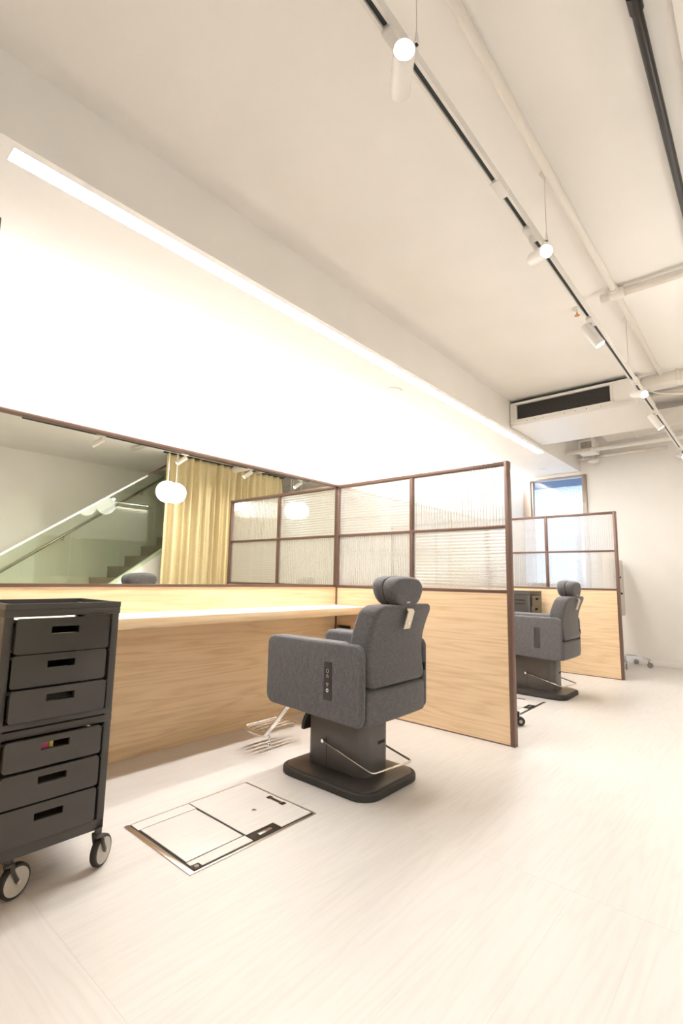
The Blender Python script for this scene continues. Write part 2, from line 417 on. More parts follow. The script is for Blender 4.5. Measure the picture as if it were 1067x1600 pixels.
def partition(x, label):
    # local: x from 0 to TP, y measured along the room
    t = thing('partition_screen', label, 'partition', (x, 0, 0), 0, 'booth partitions')
    b = .0025; YM = 2.02
    bx('end_post', (0, TP, YE, YE+.028, 0, ZP), 'frame', t, b)
    bx('wall_post', (0, TP, D-.034, D, .0, ZP), 'frame', t, b)
    bx('top_rail', (.003, TP-.003, YE+.028, D-.034, ZP-.026, ZP-.001), 'frame', t, b)
    bx('middle_rail', (.008, TP-.008, YE+.028, D-.034, 1.345, 1.365), 'frame', t, b)
    bx('lower_rail', (.003, TP-.003, YE+.028, D-.034, .925, .947), 'frame', t, b)
    bx('bottom_trim', (.004, TP-.004, YE+.028, D-.034, 0, .008), 'frame', t)
    bx('mullion', (.005, TP-.005, YM-.014, YM+.014, .947, 1.345), 'frame', t, b)
    bx('mullion', (.005, TP-.005, YM-.014, YM+.014, 1.365, ZP-.026), 'frame', t, b)
    bx('wood_panel', (.005, TP-.005, YE+.028, D-.034, .008, .925), 'wood_y', t)
    e = .0005
    zt = (1.365+e, ZP-.026-e); zb = (.947+e, 1.345-e); yi = (YM+.014+e, D-.034-e); yo = (YE+.028+e, YM-.014-e)
    reeded_pane('glass_pane', *yi, *zt, TP/2, False, t); reeded_pane('glass_pane', *yo, *zt, TP/2, True, t)
    reeded_pane('glass_pane', *yi, *zb, TP/2, True, t); reeded_pane('glass_pane', *yo, *zb, TP/2, False, t)
    return t
p1 = partition(X1, 'brown framed reeded glass and wood partition beside the nearer barber chair')
p2 = dup(p1, (X2, 0, 0), 0, 'brown framed reeded glass and wood partition nearest the far window')
p0 = dup(p1, (X0+.005, -.022, 0), 0, 'brown framed partition cut off by the left edge of the picture')

# mirrors and shelves
def wall_mirror(x0, x1, label):
    t = thing('wall_mirror', label, 'mirror', ((x0+x1)/2, D, .93), 0, 'booth mirrors'); h = (x1-x0)/2
    bx('mirror_glass', (-h+.002, h-.002, -.012, 0, .018, .838), 'mirror', t)
    bx('top_frame', (-h, h, -.03, 0, .838, ZP-.93), 'frame', t, .002)
    bx('bottom_frame', (-h, h, -.026, 0, 0, .018), 'frame', t, .002)
    return t
wall_mirror(X0+TP, X1, 'wide brown framed mirror above the nearer wooden shelf')
wall_mirror(X1+TP, X2, 'wide framed mirror behind the first partition')
MT['shelf'] = wood('pale_oak_glare', (.80, .70, .58), (.86, .79, .70), (.90, .85, .78), (0.9, 9.0, 9.0))  # oak whitened: the glare on the shelf top is put into the colour
def shelf(x0, x1, label):
    t = thing('counter_shelf', label, 'shelf', ((x0+x1)/2, D-.018, .735), 0, 'booth shelves'); h = (x1-x0)/2
    bx('shelf_board', (-h, h, -.36, 0, 0, .049), 'wood', t, .002)
    bx('lit_shelf_top', (-h+.001, h-.001, -.359, 0, .049, .052), 'shelf', t)  # thin lighter sheet over the board, carries the painted glare
    return t
shelf(X0+TP, X1, 'long pale wooden shelf under the nearer mirror')
shelf(X1+TP, X2, 'long wooden shelf in the booth behind the first partition')
ol = thing('socket_plate', 'black socket plate on the wood partition under the shelf', 'socket', (X1, 2.655, .575))
bx('plate', (-.010, .005, -.065, .065, -.05, .05), 'black_metal', ol, .003)
bm = bmesh.new(); cyl(bm, (-.0095, .047, .033), (-1, 0, 0), .006, .003, 12); ob('screw', bm, 'steel', ol)
bm = bmesh.new(); abox(bm, -.012, -.009, -.045, -.01, -.03, .03, .002); ob('socket', bm, 'black', ol)

# ------------------------------------------------------------------ barber chair
def make_chair(label, loc):
    t = thing('barber_chair', label, 'chair', loc, 0, 'grey barber chairs')
    # base plate
    bm = bmesh.new(); secs = []
    for z, ins in ((0, .004), (.004, 0), (.026, 0), (.032, .003), (.036, .012)):
        secs.append([(.015+a, b, z) for a, b in rrect(.232-ins, .305-ins, .10-ins, 8)])
    autosmooth(ob('base_rim', loft(bm, secs), 'rubber', t), 40)
    bm = bmesh.new(); secs = []
    for z, ins in ((.034, .018), (.040, .020), (.0445, .035), (.048, .09)):
        secs.append([(.015+a, b, z) for a, b in rrect(.232-ins, .305-ins, .10-ins*.5, 8)])
    autosmooth(ob('base_plate', loft(bm, secs), 'baseplate', t), 40)
    # pedestal
    ped = ob('pedestal', pillow(bmesh.new(), -.095, .125, -.185, .205, .042, .335, .055, .004, 'z', None, 7, 2, 2), 'pedestal', t); autosmooth(ped, 35)
    bm = bmesh.new(); abox(bm, -.0965, -.094, .055, .0565, .05, .2); ob('seam', bm, 'black', ped)
    bm = bmesh.new(); abox(bm, .02, .075, -.187, -.184, .185, .20, .001); ob('port', bm, 'black', ped)
    # link cover in front of the pedestal (dark arch)
    bm = bmesh.new(); secs = []
    for i in range(11):
        a = math.pi/2*i/10; y = .08+.145*math.sin(a); z = .20+.135*math.cos(a); ny, nz = math.sin(a), math.cos(a)
        secs.append([(-.10, y-.008*ny, z-.008*nz), (.13, y-.008*ny, z-.008*nz), (.13, y+.012*ny, z+.012*nz), (-.10, y+.012*ny, z+.012*nz)])
    autosmooth(ob('link_cover', loft(bm, secs), 'rubber', t), 30)
    bx('seat_mount', (-.14, .15, -.15, .2, .318, .345), 'black_metal', t, .006)
    # arms: the outer shell panels
    def fa(q):   # underside rises a little towards the front
        if q.z < .5: q.z += max(0, (q.y-.1))*.10
        return q
    for s in (-1, 1):
        x0, x1 = (-.275, -.243) if s < 0 else (.243, .275)
        arm = ob('arm', pillow(bmesh.new(), x0, x1, -.314, .335, .335, .70, .045, .014, 'x', fa, 7, 5, 2), 'fabric', t, True)
        x0, x1 = (-.252, -.165) if s < 0 else (.165, .252)
        ob('arm_pad', pillow(bmesh.new(), x0, x1, -.17, .332, .345, .697, .04, .02, 'x', fa, 7, 5, 3), 'fabric', t, True)
        if s < 0:
            pn = bx('control_panel', (-.2785, -.270, -.132, -.082, .432, .607), 'vinyl', arm, .0015)
            x = -.2792; yc = -.107
            bm = bmesh.new(); ring2d(bm, (x, yc, .566), .0068, .0085); ob('symbol', bm, 'symbol', pn, normals=False)
            bm = bmesh.new(); ring2d(bm, (x, yc, .477), .004, .0085); ob('symbol', bm, 'symbol', pn, normals=False)
            for zc, up in ((.542, 1), (.505, -1)):
                bm = bmesh.new(); A = []; B = []
                for kx in range(3):
                    a = math.pi/2*up+2*math.pi*kx/3
                    A.append(bm.verts.new((x, yc+.0098*math.cos(a), zc+.0098*math.sin(a)))); B.append(bm.verts.new((x, yc+.0065*math.cos(a), zc+.0065*math.sin(a))))
                for kx in range(3): bm.faces.new((A[kx], A[(kx+1) % 3], B[(kx+1) % 3], B[kx]))
                ob('symbol', bm, 'symbol', pn, normals=False)
    # rear panel below the backrest
    def fr(q):
        q.y -= .012*(1-(q.x/.25)**2); return q
    ob('rear_panel', pillow(bmesh.new(), -.240, .240, -.318, -.20, .338, .490, .020, .012, 'x', fr, 6, 4, 10), 'fabric', t, True)
    ob('seat_cushion', pillow(bmesh.new(), -.163, .163, -.2, .34, .36, .53, .05, .03, 'y', None, 6, 5, 4), 'fabric', t, True)
    # backrest with a gentle S profile
    def fb(q):
        h = (q.z-.50)/.38
        q.y += -.020-.05*h*h+.030*math.sin(math.pi*h)-.010*(1-(q.x/.245)**2)
        return q
    ob('backrest', pillow(bmesh.new(), -.233, .236, -.312, -.190, .503, .880, .024, .045, 'z', fb, 6, 7, 14, .42), 'fabric', t, True)
    bx('tag', (.234, .2395, -.325, -.290, .535, .575), 'black', t)
    # headrest: front cushion, rear shell, bracket
    out = [(-.150, .050), (-.115, .074), (-.04, .082), (.04, .082), (.115, .074), (.150, .050), (.160, .020), (.142, -.022), (.105, -.060), (.055, -.074), (0, -.076), (-.055, -.074), (-.105, -.060), (-.142, -.022), (-.160, .020)]
    def hsec(y, sc, dz=0): return [(.012+a*sc*.92, y, .938+dz+b*sc) for a, b in out]
    bm = bmesh.new(); loft(bm, [hsec(y, s, dz) for y, s, dz in ((-.225, .45, .012), (-.227, .66, .010), (-.236, .84, .008), (-.256, .96, .004), (-.280, 1.0, 0), (-.300, .99, 0), (-.308, .965, 0), (-.311, .93, 0))])
    c = ob('headrest', bm, 'fabric', t, True)
    md = c.modifiers.new('sub', 'SUBSURF'); md.levels = 1; md.render_levels = 2
    bm = bmesh.new(); loft(bm, [hsec(y, s, dz) for y, s, dz in ((-.311, .93, 0), (-.314, .965, 0), (-.340, .965, 0), (-.362, .93, 0), (-.374, .86, 0), (-.378, .74, 0), (-.379, .3, 0))])
    c2 = ob('headrest_shell', bm, 'fabric', t, True)
    md = c2.modifiers.new('sub', 'SUBSURF'); md.levels = 1; md.render_levels = 2
    bm = bmesh.new(); w_ = .027
    pts = [(-.366, .765), (-.393, .848), (-.386, .858), (-.368, .862), (-.368, .875), (-.378, .895)]
    secs = []
    for i, (y, z) in enumerate(pts):
        ww = w_ if i < 3 else .013
        a = Vector((pts[min(i+1, len(pts)-1)][0]-pts[max(i-1, 0)][0], pts[min(i+1, len(pts)-1)][1]-pts[max(i-1, 0)][1])).normalized(); nx, nz = -a.y*.003, a.x*.003
        secs.append([(-ww, y-nx, z-nz), (ww, y-nx, z-nz), (ww, y+nx, z+nz), (-ww, y+nx, z+nz)])
    bk = ob('headrest_bracket', loft(bm, secs), 'champagne', t)
    bm = bmesh.new(); cyl(bm, (0, -.371, .795), (0, -1, -.25), .009, .012, 18); autosmooth(ob('screw', bm, 'chrome', bk))
    # footrest
    ft = ob('footrest_frame', tube(bmesh.new(), bend([(-.135, .20, .335), (-.135, .30, .32), (-.135, .49, .115), (-.135, .69, .125), (.16, .69, .125), (.16, .49, .115), (.16, .30, .32), (.16, .20, .335)], .03), .013, 12), 'chrome', t, True)
    for y in (.56, .60, .645): bx('foot_slat', (-.13, .155, y-.011, y+.011, .122, .130), 'chrome', ft, .003)
    bm = bmesh.new(); tube(bm, [(-.12, .47, .155), (-.12, .47, .075)], .005, 8)
    lathe(bm, [(.001, -.012), (.008, -.010), (.012, -.003), (.012, .003), (.008, .010), (.001, .012)], (-.12, .47, .07), (0, 0, 1), 14)
    ob('ball_foot', bm, 'chrome', ft, True)
    # rear lever
    lv = ob('lever_bar', tube(bmesh.new(), bend([(-.112, .065, .178), (-.112, -.255, .098), (.160, -.295, .098), (.160, .045, .178)], .022), .0055, 10), 'chrome', t, True)
    autosmooth(ob('pivot', cyl(bmesh.new(), (-.094, .065, .178), (-1, 0, 0), .009, .026, 16), 'chrome', lv)); autosmooth(ob('pivot', cyl(bmesh.new(), (.124, .045, .178), (1, 0, 0), .009, .044, 16), 'chrome', lv))
    return t
CH1 = (2.07, 1.74, 0)
chair = make_chair('grey upholstered barber chair in front of the wide mirror', CH1)
dup(chair, (4.765, 1.725, 0), 0, 'grey upholstered barber chair partly hidden behind the first partition')

# ------------------------------------------------------------------ salon trolleys
def make_cart(label, loc):
    t = thing('salon_trolley', label, 'trolley', loc, 0, 'charcoal drawer trolleys')
    w_, d_, z0, z1 = .362, .335, .125, .900; zm = .508
    hx = w_/2; p = .026
    for sx in (-1, 1):
        for yy in (0, d_-p):
            x0, x1 = (-hx, -hx+p) if sx < 0 else (hx-p, hx)
            bx('corner_post', (x0, x1, yy, yy+p, z0, z1-.012), 'cart', t, .004)
        x0, x1 = (-hx+.003, -hx+.009) if sx < 0 else (hx-.009, hx-.003)
        bm = bmesh.new()
        for a, b in ((z0, zm-.005), (zm+.005, z1-.03)):
            zz = [a, b-.115, b-.105, b-.075, b-.065, b]
            abox(bm, x0, x1, p, d_-p, zz[0], zz[1]); abox(bm, x0, x1, p, d_-p, zz[2], zz[3]); abox(bm, x0, x1, p, d_-p, zz[4], zz[5])
            for c, e in ((zz[1], zz[2]), (zz[3], zz[4])): abox(bm, x0, x1, p, p+.03, c, e); abox(bm, x0, x1, d_-p-.08, d_-p, c, e)
        ob('side_panel', bm, 'cart', t)
    bx('bottom_frame', (-hx, hx, 0, d_, z0, z0+.036), 'cart', t, .004)
    bx('middle_frame', (-hx, hx, -.001, d_, zm-.026, zm-.002), 'cart', t, .003)
    bx('middle_frame', (-hx, hx, -.001, d_, zm+.002, zm+.022), 'cart', t, .003)
    # top tray
    tr = ob('top_tray', abox(bmesh.new(), -hx-.002, hx+.002, -.002, d_+.002, z1-.042, z1-.018, .003), 'cart', t); autosmooth(tr)
    bm = bmesh.new()
    for d in ((-hx-.002, hx+.002, -.002, .012, z1-.018, z1), (-hx-.002, hx+.002, d_-.012, d_+.002, z1-.018, z1), (-hx-.002, -hx+.012, .012, d_-.012, z1-.018, z1), (hx-.012, hx+.002, .012, d_-.012, z1-.018, z1)): abox(bm, *d)
    ob('tray_lip', bm, 'cart', tr)
    # drawers
    zs = [(.742, .853), (.636, .738), (.535, .632), (.388, .478), (.282, .378), (.165, .274)]
    tilt = [.004, -.006, .010, .006, .004, .0]
    for i, ((a, b), tl) in enumerate(zip(zs, tilt)):
        x0, x1 = -hx+p+.004, hx-p-.014
        xc, zc = (x0+x1)/2, (a+b)/2
        slot = .043; sh = .0115; sz = zc+.016
        dr = thing('d', None, None); bpy.data.objects.remove(dr)
        bm = bmesh.new(); y0, y1 = -.012-tl, -.002
        # rounded face plate with a real slot cut in it
        outer = [(xc+u, zc+v) for u, v in rrect((x1-x0)/2, (b-a)/2, .010, 4)]
        inner = [(xc+u, sz+v) for u, v in rrect(slot, sh, .0015, 4)]
        n = len(outer); V = {}
        for nm, yy in (('f', y0), ('b', y1)):
            V['o'+nm] = [bm.verts.new((u, yy, v)) for u, v in outer]; V['i'+nm] = [bm.verts.new((u, yy, v)) for u, v in inner]
        for k in range(n):
            kk = (k+1) % n
            bm.faces.new((V['of'][k], V['of'][kk], V['if'][kk], V['if'][k])); bm.faces.new((V['ob'][kk], V['ob'][k], V['ib'][k], V['ib'][kk]))
            bm.faces.new((V['of'][kk], V['of'][k], V['ob'][k], V['ob'][kk])); bm.faces.new((V['if'][k], V['if'][kk], V['ib'][kk], V['ib'][k]))
        dr = autosmooth(ob('drawer', bm, 'drawer_gloss' if i < 3 else 'drawer_matte', t), 30)
        bm = bmesh.new()
        for d in ((x0+.01, x1-.01, y1, d_-.02, a+.004, a+.008), (x0+.01, x0+.014, y1, d_-.02, a+.008, b-.03), (x1-.014, x1-.01, y1, d_-.02, a+.008, b-.03), (x0+.014, x1-.014, d_-.024, d_-.02, a+.008, b-.03)): abox(bm, *d)
        ob('drawer_tray', bm, 'black', dr)
        for sx in (-hx+p, hx-p-.006): bx('runner', (sx, sx+.006, -.003, .02, b-.012, b-.003), 'black', t)
    # casters
    for cx, cy, a in ((hx-.012, .0, .6), (-hx+.09, .02, .35), (-hx+.03, d_-.03, .4), (hx-.03, d_-.03, -.4)):
        ca = math.cos(a); sa = math.sin(a)
        wx, wy = cx+.018*ca, cy+.018*sa
        bm = bmesh.new()
        cyl(bm, (cx-.004, cy, .10), (0, 0, 1), .012, .03, 14)
        nrm = Vector((-sa, ca, 0))
        for s in (-1, 1):
            o = nrm*.016*s
            tube(bm, [Vector((cx-.004, cy, .108))+o, Vector((cx, cy, .085))+o, Vector((wx, wy, .05))+o], .0065, 8)
        abox(bm, cx-.016, cx+.008, cy-.02, cy+.02, .104, .112)
        fk = ob('caster_fork', bm, 'cart', t, True)
        bm = bmesh.new(); c = Vector((wx, wy, .05))
        lathe(bm, [(.04, -.011), (.047, -.011), (.05, -.007), (.05, .007), (.047, .011), (.04, .011)], c, nrm, 32)
        ty = autosmooth(ob('tyre', bm, 'rubber', fk), 50)
        bm = bmesh.new(); lathe(bm, [(.041, -.012), (.041, .012)], c, nrm, 30); autosmooth(ob('wheel_disc', bm, 'grey_wheel', fk), 40)
        bm = bmesh.new(); cyl(bm, c-nrm*.024, nrm, .006, .048, 12); ob('axle', bm, 'steel', fk)
    return t
CART = (.685, 1.83, 0)
cart = make_cart('tall charcoal six drawer trolley on casters cut by the left picture edge', CART)
dup(cart, (5.69, 2.05, 0), 0, 'charcoal drawer trolley at the back of the farther booth')
# coloured packets in the first lower drawer slot
tag(bx('clip_packet', (CART[0]-.045, CART[0]-.018, CART[1]+.004, CART[1]+.03, .396, .46), 'pink', None, .002), 'pink packet showing through the slot of a trolley drawer', 'packet')
tag(bx('clip_packet', (CART[0]-.016, CART[0]-.004, CART[1]+.004, CART[1]+.03, .396, .46), 'yellow', None, .002), 'yellow packet beside the pink one in the drawer slot', 'packet')

# rolling stool behind the first partition
st = thing('rolling_stool', 'black rolling stool with only one caster leg showing past the partition', 'stool', (3.53, 1.69, 0))
bm = bmesh.new(); lathe(bm, [(.02, .43), (.15, .43), (.17, .445), (.172, .47), (.16, .49), (.10, .497), (.01, .498)], (0, 0, 0), (0, 0, 1), 32); autosmooth(ob('seat', bm, 'vinyl', st))
bm = bmesh.new(); cyl(bm, (0, 0, .09), (0, 0, 1), .025, .2, 18); cyl(bm, (0, 0, .29), (0, 0, 1), .014, .145, 18); autosmooth(ob('gas_column', bm, 'black_metal', st))
for k in range(5):
    a = math.radians(-77+72*k); dx, dy = math.cos(a), math.sin(a)
    lg = ob('leg', tube(bmesh.new(), bend([(0, 0, .105), (.10*dx, .10*dy, .10), (.262*dx, .262*dy, .078)], .03), .016, 10), 'black_metal', st, True)
    bm = bmesh.new(); cyl(bm, (.255*dx, .255*dy, .055), (0, 0, 1), .008, .03, 10); ob('caster_stem', bm, 'black_metal', lg)
    bm = bmesh.new(); c = Vector((.268*dx, .268*dy, .03)); n_ = Vector((-.78, -.62, 0)) if k == 0 else Vector((-dy, dx, 0))
    lathe(bm, [(.012, -.014), (.026, -.013), (.03, -.009), (.03, .009), (.026, .013), (.012, .014)], c, n_, 24); cw = autosmooth(ob('caster_wheel', bm, 'rubber', lg))
    bm = bmesh.new(); cyl(bm, c-n_.normalized()*.016, n_, .012, .032, 16); autosmooth(ob('hub', bm, 'grey_wheel', lg))

# ------------------------------------------------------------------ floor boxes
def floor_box(label, x, y):
    t = thing('floor_box', label, 'floor box', (x, y, 0), 0, 'floor access boxes')   # origin: left near corner
    W_, H_ = .61, .475
    bx('well', (.004, W_-.004, .004, H_-.004, .0002, .001), 'black', t)
    bx('rim', (0, .020, 0, H_, .0, .004), 'steel', t, .001); bx('rim', (W_-.008, W_, 0, H_, .0, .004), 'steel', t, .001)
    bx('rim', (.020, W_-.008, 0, .010, .0, .004), 'steel', t, .001); bx('rim', (.020, W_-.008, H_-.006, H_, .0, .004), 'steel', t, .001)
    bx('cover_plate', (.030, .285, .020, .072, .001, .0036), 'lid', t)
    bx('cover_plate', (.026, .286, .408, H_-.007, .001, .0036), 'lid', t)
    bx('lid', (.032, .279, .076, .402, .001, .0052), 'lid', t, .0012)
    bm = bmesh.new(); 
    abox(bm, .292, .600, .072, .469, .001, .0036); abox(bm, .430, .600, .020, .072, .001, .0036)
    ob('cover_plate', bm, 'lid', t)
    hp = bx('handle_recess', (.290, .428, .014, .070, .001, .0032), 'black_metal', t)
    bx('handle', (.328, .395, .032, .050, .0032, .0055), 'steel', hp, .001)
    lk = bx('lock_plate', (.006+.016, .060, .012, .044, .001, .0042), 'black_metal', t)
    bm = bmesh.new(); cyl(bm, (.042, .028, .0042), (0, 0, 1), .009, .0015, 16); ob('lock', bm, 'steel', lk)
    hg = bx('hinge', (.563, .583, .158, .272, .0036, .0046), 'steel', t)
    for yy in (.17, .26):
        bx('hinge_leaf', (.560, .586, yy-.010, yy+.010, .0046, .0056), 'black_metal', hg)
    bx('hinge_pin', (.568, .578, .185, .245, .0046, .0058), 'black_metal', hg)
    bm = bmesh.new(); cyl(bm, (.446, .214, .0036), (0, 0, 1), .010, .0012, 18); sc = ob('screw', bm, 'steel', t)
    bm = bmesh.new(); cyl(bm, (.446, .214, .0048), (0, 0, 1), .004, .0004, 12); ob('screw_slot', bm, 'black', sc)
    return t
fb = floor_box('metal rimmed floor access box beside the nearer barber chair', 1.046, 1.558)
dup(fb, (3.80, 1.535, 0), 0, 'metal rimmed floor access box half hidden behind the first partition')

# ------------------------------------------------------------------ track lights
def head(parent_label, x, y, zt, aim, off=(0, 0, 0), group='white track spotlights', power=None, r=.029, L=.15):
    """spot head hanging below a track whose underside is zt; aim = rear -> lens"""
    a = Vector(aim).normalized()
    t = thing('track_spotlight', parent_label, 'spotlight', (x, y, zt), 0, group)
    bx('adapter', (-.05, .05, -.017, .017, -.014, .012), 'white', t, .003)
    c = Vector((0, 0, -.085))+Vector(off)
    ob('stem', tube(bmesh.new(), bend([(0, 0, -.01), (0, 0, -.04), c], .02), .008, 10), 'white', t, True)
    bm = bmesh.new(); lathe(bm, [(r*.8, -L/2), (r, -L/2+.006), (r, L/2), (r*.9, L/2), (r*.86, L/2-.012), (r*.2, L/2-.013)], c, a, 32)
    autosmooth(ob('housing', bm, 'white', t), 40)
    bm = bmesh.new(); cyl(bm, c+a*(L/2-.011), a, r*.85, .006, 28); ob('lens', bm, 'lens', t)
    l = bpy.data.lights.new('spot_lamp', 'SPOT'); l.energy = SPOT_W if power is None else power; l.color = (1.0, .97, .93)
    l.spot_size = math.radians(95); l.spot_blend = .8; l.shadow_soft_size = .03
    lo = bpy.data.objects.new('lamp', l); COL.objects.link(lo); lo.parent = t
    lo.location = c+a*(L/2+.01); lo.rotation_euler = (-a).to_track_quat('Z', 'Y').to_euler()
    return t
def track(name, label, x0, x1, y, zb, body, joints=()):
    t = thing(name, label, 'light track', ((x0+x1)/2, y, zb), 0, 'ceiling light tracks'); h = (x1-x0)/2
    bm = bmesh.new(); abox(bm, -h, h, -.018, -.0085, 0, .035); abox(bm, -h, h, .0085, .018, 0, .035); abox(bm, -h, h, -.0085, .0085, .012, .035)
    ob('channel', bm, body, t)
    bx('slot', (-h+.001, h-.001, -.0085, .0085, .010, .0125), 'slot', t)
    for j in joints: bx('joint_cover', (j-(x0+x1)/2-.05, j-(x0+x1)/2+.05, -.019, .019, -.003, .036), body, t, .002)
    return t
TY, TZ = .70, 2.51
track('light_track', 'long white light track hung on wires below the ceiling', -1.2, 7.2, TY, TZ, 'white', (1.70,))
toc = (-.74, -.60, -.22)
head('white spotlight on the wire hung track, nearest the top of the picture', 1.00, TY, TZ, toc, (.02, -.005, 0), r=.031, L=.155)
head('white spotlight on the wire hung track below its first ceiling cap', 2.02, TY, TZ, (-.70, -.62, -.38), (.05, -.02, 0))
head('white spotlight aimed along the track, just left of the air conditioner grille end', 2.97, TY, TZ, (.20, -.50, -.85), (.01, 0, 0))
head('bright white spotlight in front of the air conditioner corner', 4.12, TY, TZ, (-.70, -.62, -.38), (.05, -.02, 0))
head('small white spotlight aimed along the track below the exposed pipes', 4.98, TY, TZ, (.20, -.50, -.85), (.01, 0, 0))
head('farthest white spotlight at the right edge by the far wall', 6.55, TY-.0, TZ, (-.80, -.52, -.30), (0, 0, 0))
for i, (x, lb) in enumerate(((.60, 'thin wire holding the light track above its nearest spotlight'), (2.137, 'thin wire with a ceiling cap above the second track spotlight'), (3.79, 'thin wire with a ceiling cap above the air conditioner grille'))):
    yw = .668
    t = thing('suspension_wire', lb, 'wire', (x if i else 1.055, yw, TZ+.03), 0, 'track suspension wires')
    zt = ZC-TZ-.03
    ob('wire', tube(bmesh.new(), [(0, 0, .02), (0, 0, zt-.03)], .0016, 6), 'steel', t)
    bm = bmesh.new(); lathe(bm, [(.002, -.035), (.008, -.03), (.022, -.004), (.022, 0)], (0, 0, zt), (0, 0, 1), 18); autosmooth(ob('ceiling_cap', bm, 'white', t))
    bm = bmesh.new(); lathe(bm, [(.006, -.012), (.007, .0), (.003, .03), (.002, .035)], (0, 0, 0), (0, 0, 1), 12); abox(bm, -.008, .008, -.004, .018, -.012, -.004); ob('clamp', bm, 'white', t)

# second track, seen only in the mirror
T2Y, T2Z = -.235, 2.57
t2 = track('light_track', 'dark light track seen in the mirror along the ceiling', 1.55, 5.75, T2Y, T2Z+.012, 'black_metal')
for i, (x, lb) in enumerate(((2.35, 'leftmost white spotlight reflected in the mirror'), (3.43, 'white spotlight reflected in the mirror at the curtain edge'), (4.52, 'white spotlight reflected before the middle of the curtain'), (5.54, 'white spotlight reflected above the glass partition'))):
    head(lb, x, T2Y, T2Z+.012, (-.62, -.45, -.60), (-.03, -.01, .0), 'spotlights seen in the mirror', 34.0)
for k, x in enumerate((-1.6, 0.0, 1.6)):
    bm = bmesh.new(); cyl(bm, (x, 0, .035), (0, 0, 1), .005, ZC-T2Z-.047, 8); ob('hanger_rod', bm, 'white', t2)

# twin globe pendants seen in the mirror
def pendant(label, x, y, z):
    t = thing('globe_pendant', label, 'pendant lamp', (x, y, z), 0, 'twin globe pendants')
    R_ = .14
    for dx, dy, dz in ((0, 0, 0), (.225, -.185, .03)):
        prof = [(R_*math.sin(math.pi*k/16), -R_*math.cos(math.pi*k/16)) for k in range(17)]
        g = ob('globe', lathe(bmesh.new(), prof, (dx, dy, dz), (0, 0, 1), 28), 'globe', t, True)
        bm = bmesh.new(); tube(bm, [(dx, dy, dz+R_-.005), (dx, dy, ZC-z-.02)], .003, 6); lathe(bm, [(.045, 0), (.045, -.018), (.02, -.022)], (dx, dy, ZC-z), (0, 0, 1), 20)
        ob('cord', bm, 'white', g)
    return t
gp = pendant('twin white globe pendant reflected in front of the curtain', 3.27, -.33, 2.07)
dup(gp, (5.58, -.42, 2.10), math.radians(19), 'twin white globe pendant reflected through the partition glass')

# ------------------------------------------------------------------ pipes and air conditioning
def coupling(bm, c, axis, r, l=.06): cyl(bm, Vector(c)-Vector(axis)*l/2, axis, r, l, 16)
pp = thing('ceiling_pipe', 'white pipe running along the ceiling beside the light track', 'pipe', (2.9, .625, ZC-.035), 0, 'white ceiling pipes')
ob('pipe', tube(bmesh.new(), [(-4.2, .02, 0), (2.05, .01, 0)], .019, 14), 'pipe', pp, True)
bm = bmesh.new(); coupling(bm, (.41, .015, 0), (1, 0, 0), .027, .07); autosmooth(ob('coupling', bm, 'pipe', pp))
bm = bmesh.new(); cyl(bm, (.41, .015, .0), (0, 0, 1), .012, .035, 12); ob('hanger', bm, 'pipe', pp)
pc = thing('ceiling_pipe', 'white pipe crossing the ceiling before the air conditioner', 'pipe', (3.33, .1, ZC-.05), 0, 'white ceiling pipes')
ob('pipe', tube(bmesh.new(), [(0, -1.6, 0), (0, .62, 0)], .026, 14), 'pipe', pc, True)
bm = bmesh.new(); coupling(bm, (0, .525, 0), (0, 1, 0), .036, .08); autosmooth(ob('coupling', bm, 'pipe', pc))
bp_ = thing('black_pipe', 'black conduit pipe along the ceiling at the upper right', 'pipe', (2.4, .205, ZC-.03))
ob('pipe', tube(bmesh.new(), [(-4.2, 0, 0), (2.4, 0, 0)], .0165, 14), 'black_metal', bp_, True)
bm = bmesh.new(); coupling(bm, (-.79, 0, 0), (1, 0, 0), .021, .06); autosmooth(ob('coupling', bm, 'black_metal', bp_))
ob('coupling', abox(bmesh.new(), 1.1, 1.16, -.022, .022, -.022, .03, .003), 'black_metal', bp_)
cb = bx('ceiling_beam', (XB, XO, -.6, .115, ZC-.03, ZC), 'ceil', None, .002); tag(cb, 'shallow white ceiling strip right of the black conduit', 'ceiling strip')

spk = thing('sprinkler', 'small copper sprinkler head under the ceiling beside the track', 'sprinkler', (3.44, .895, ZC))
bm = bmesh.new(); lathe(bm, [(.03, 0), (.03, -.005), (.008, -.009), (.008, -.03)], (0, 0, 0), (0, 0, 1), 18); autosmooth(ob('escutcheon', bm, 'white', spk))
bm = bmesh.new(); lathe(bm, [(.004, -.03), (.006, -.04), (.003, -.05), (.018, -.052), (.018, -.055)], (0, 0, 0), (0, 0, 1), 14)
for s in (-1, 1): tube(bm, [(0, 0, -.028), (.011*s, 0, -.036), (0, 0, -.05)], .0018, 6)
ob('deflector', bm, 'copper', spk)

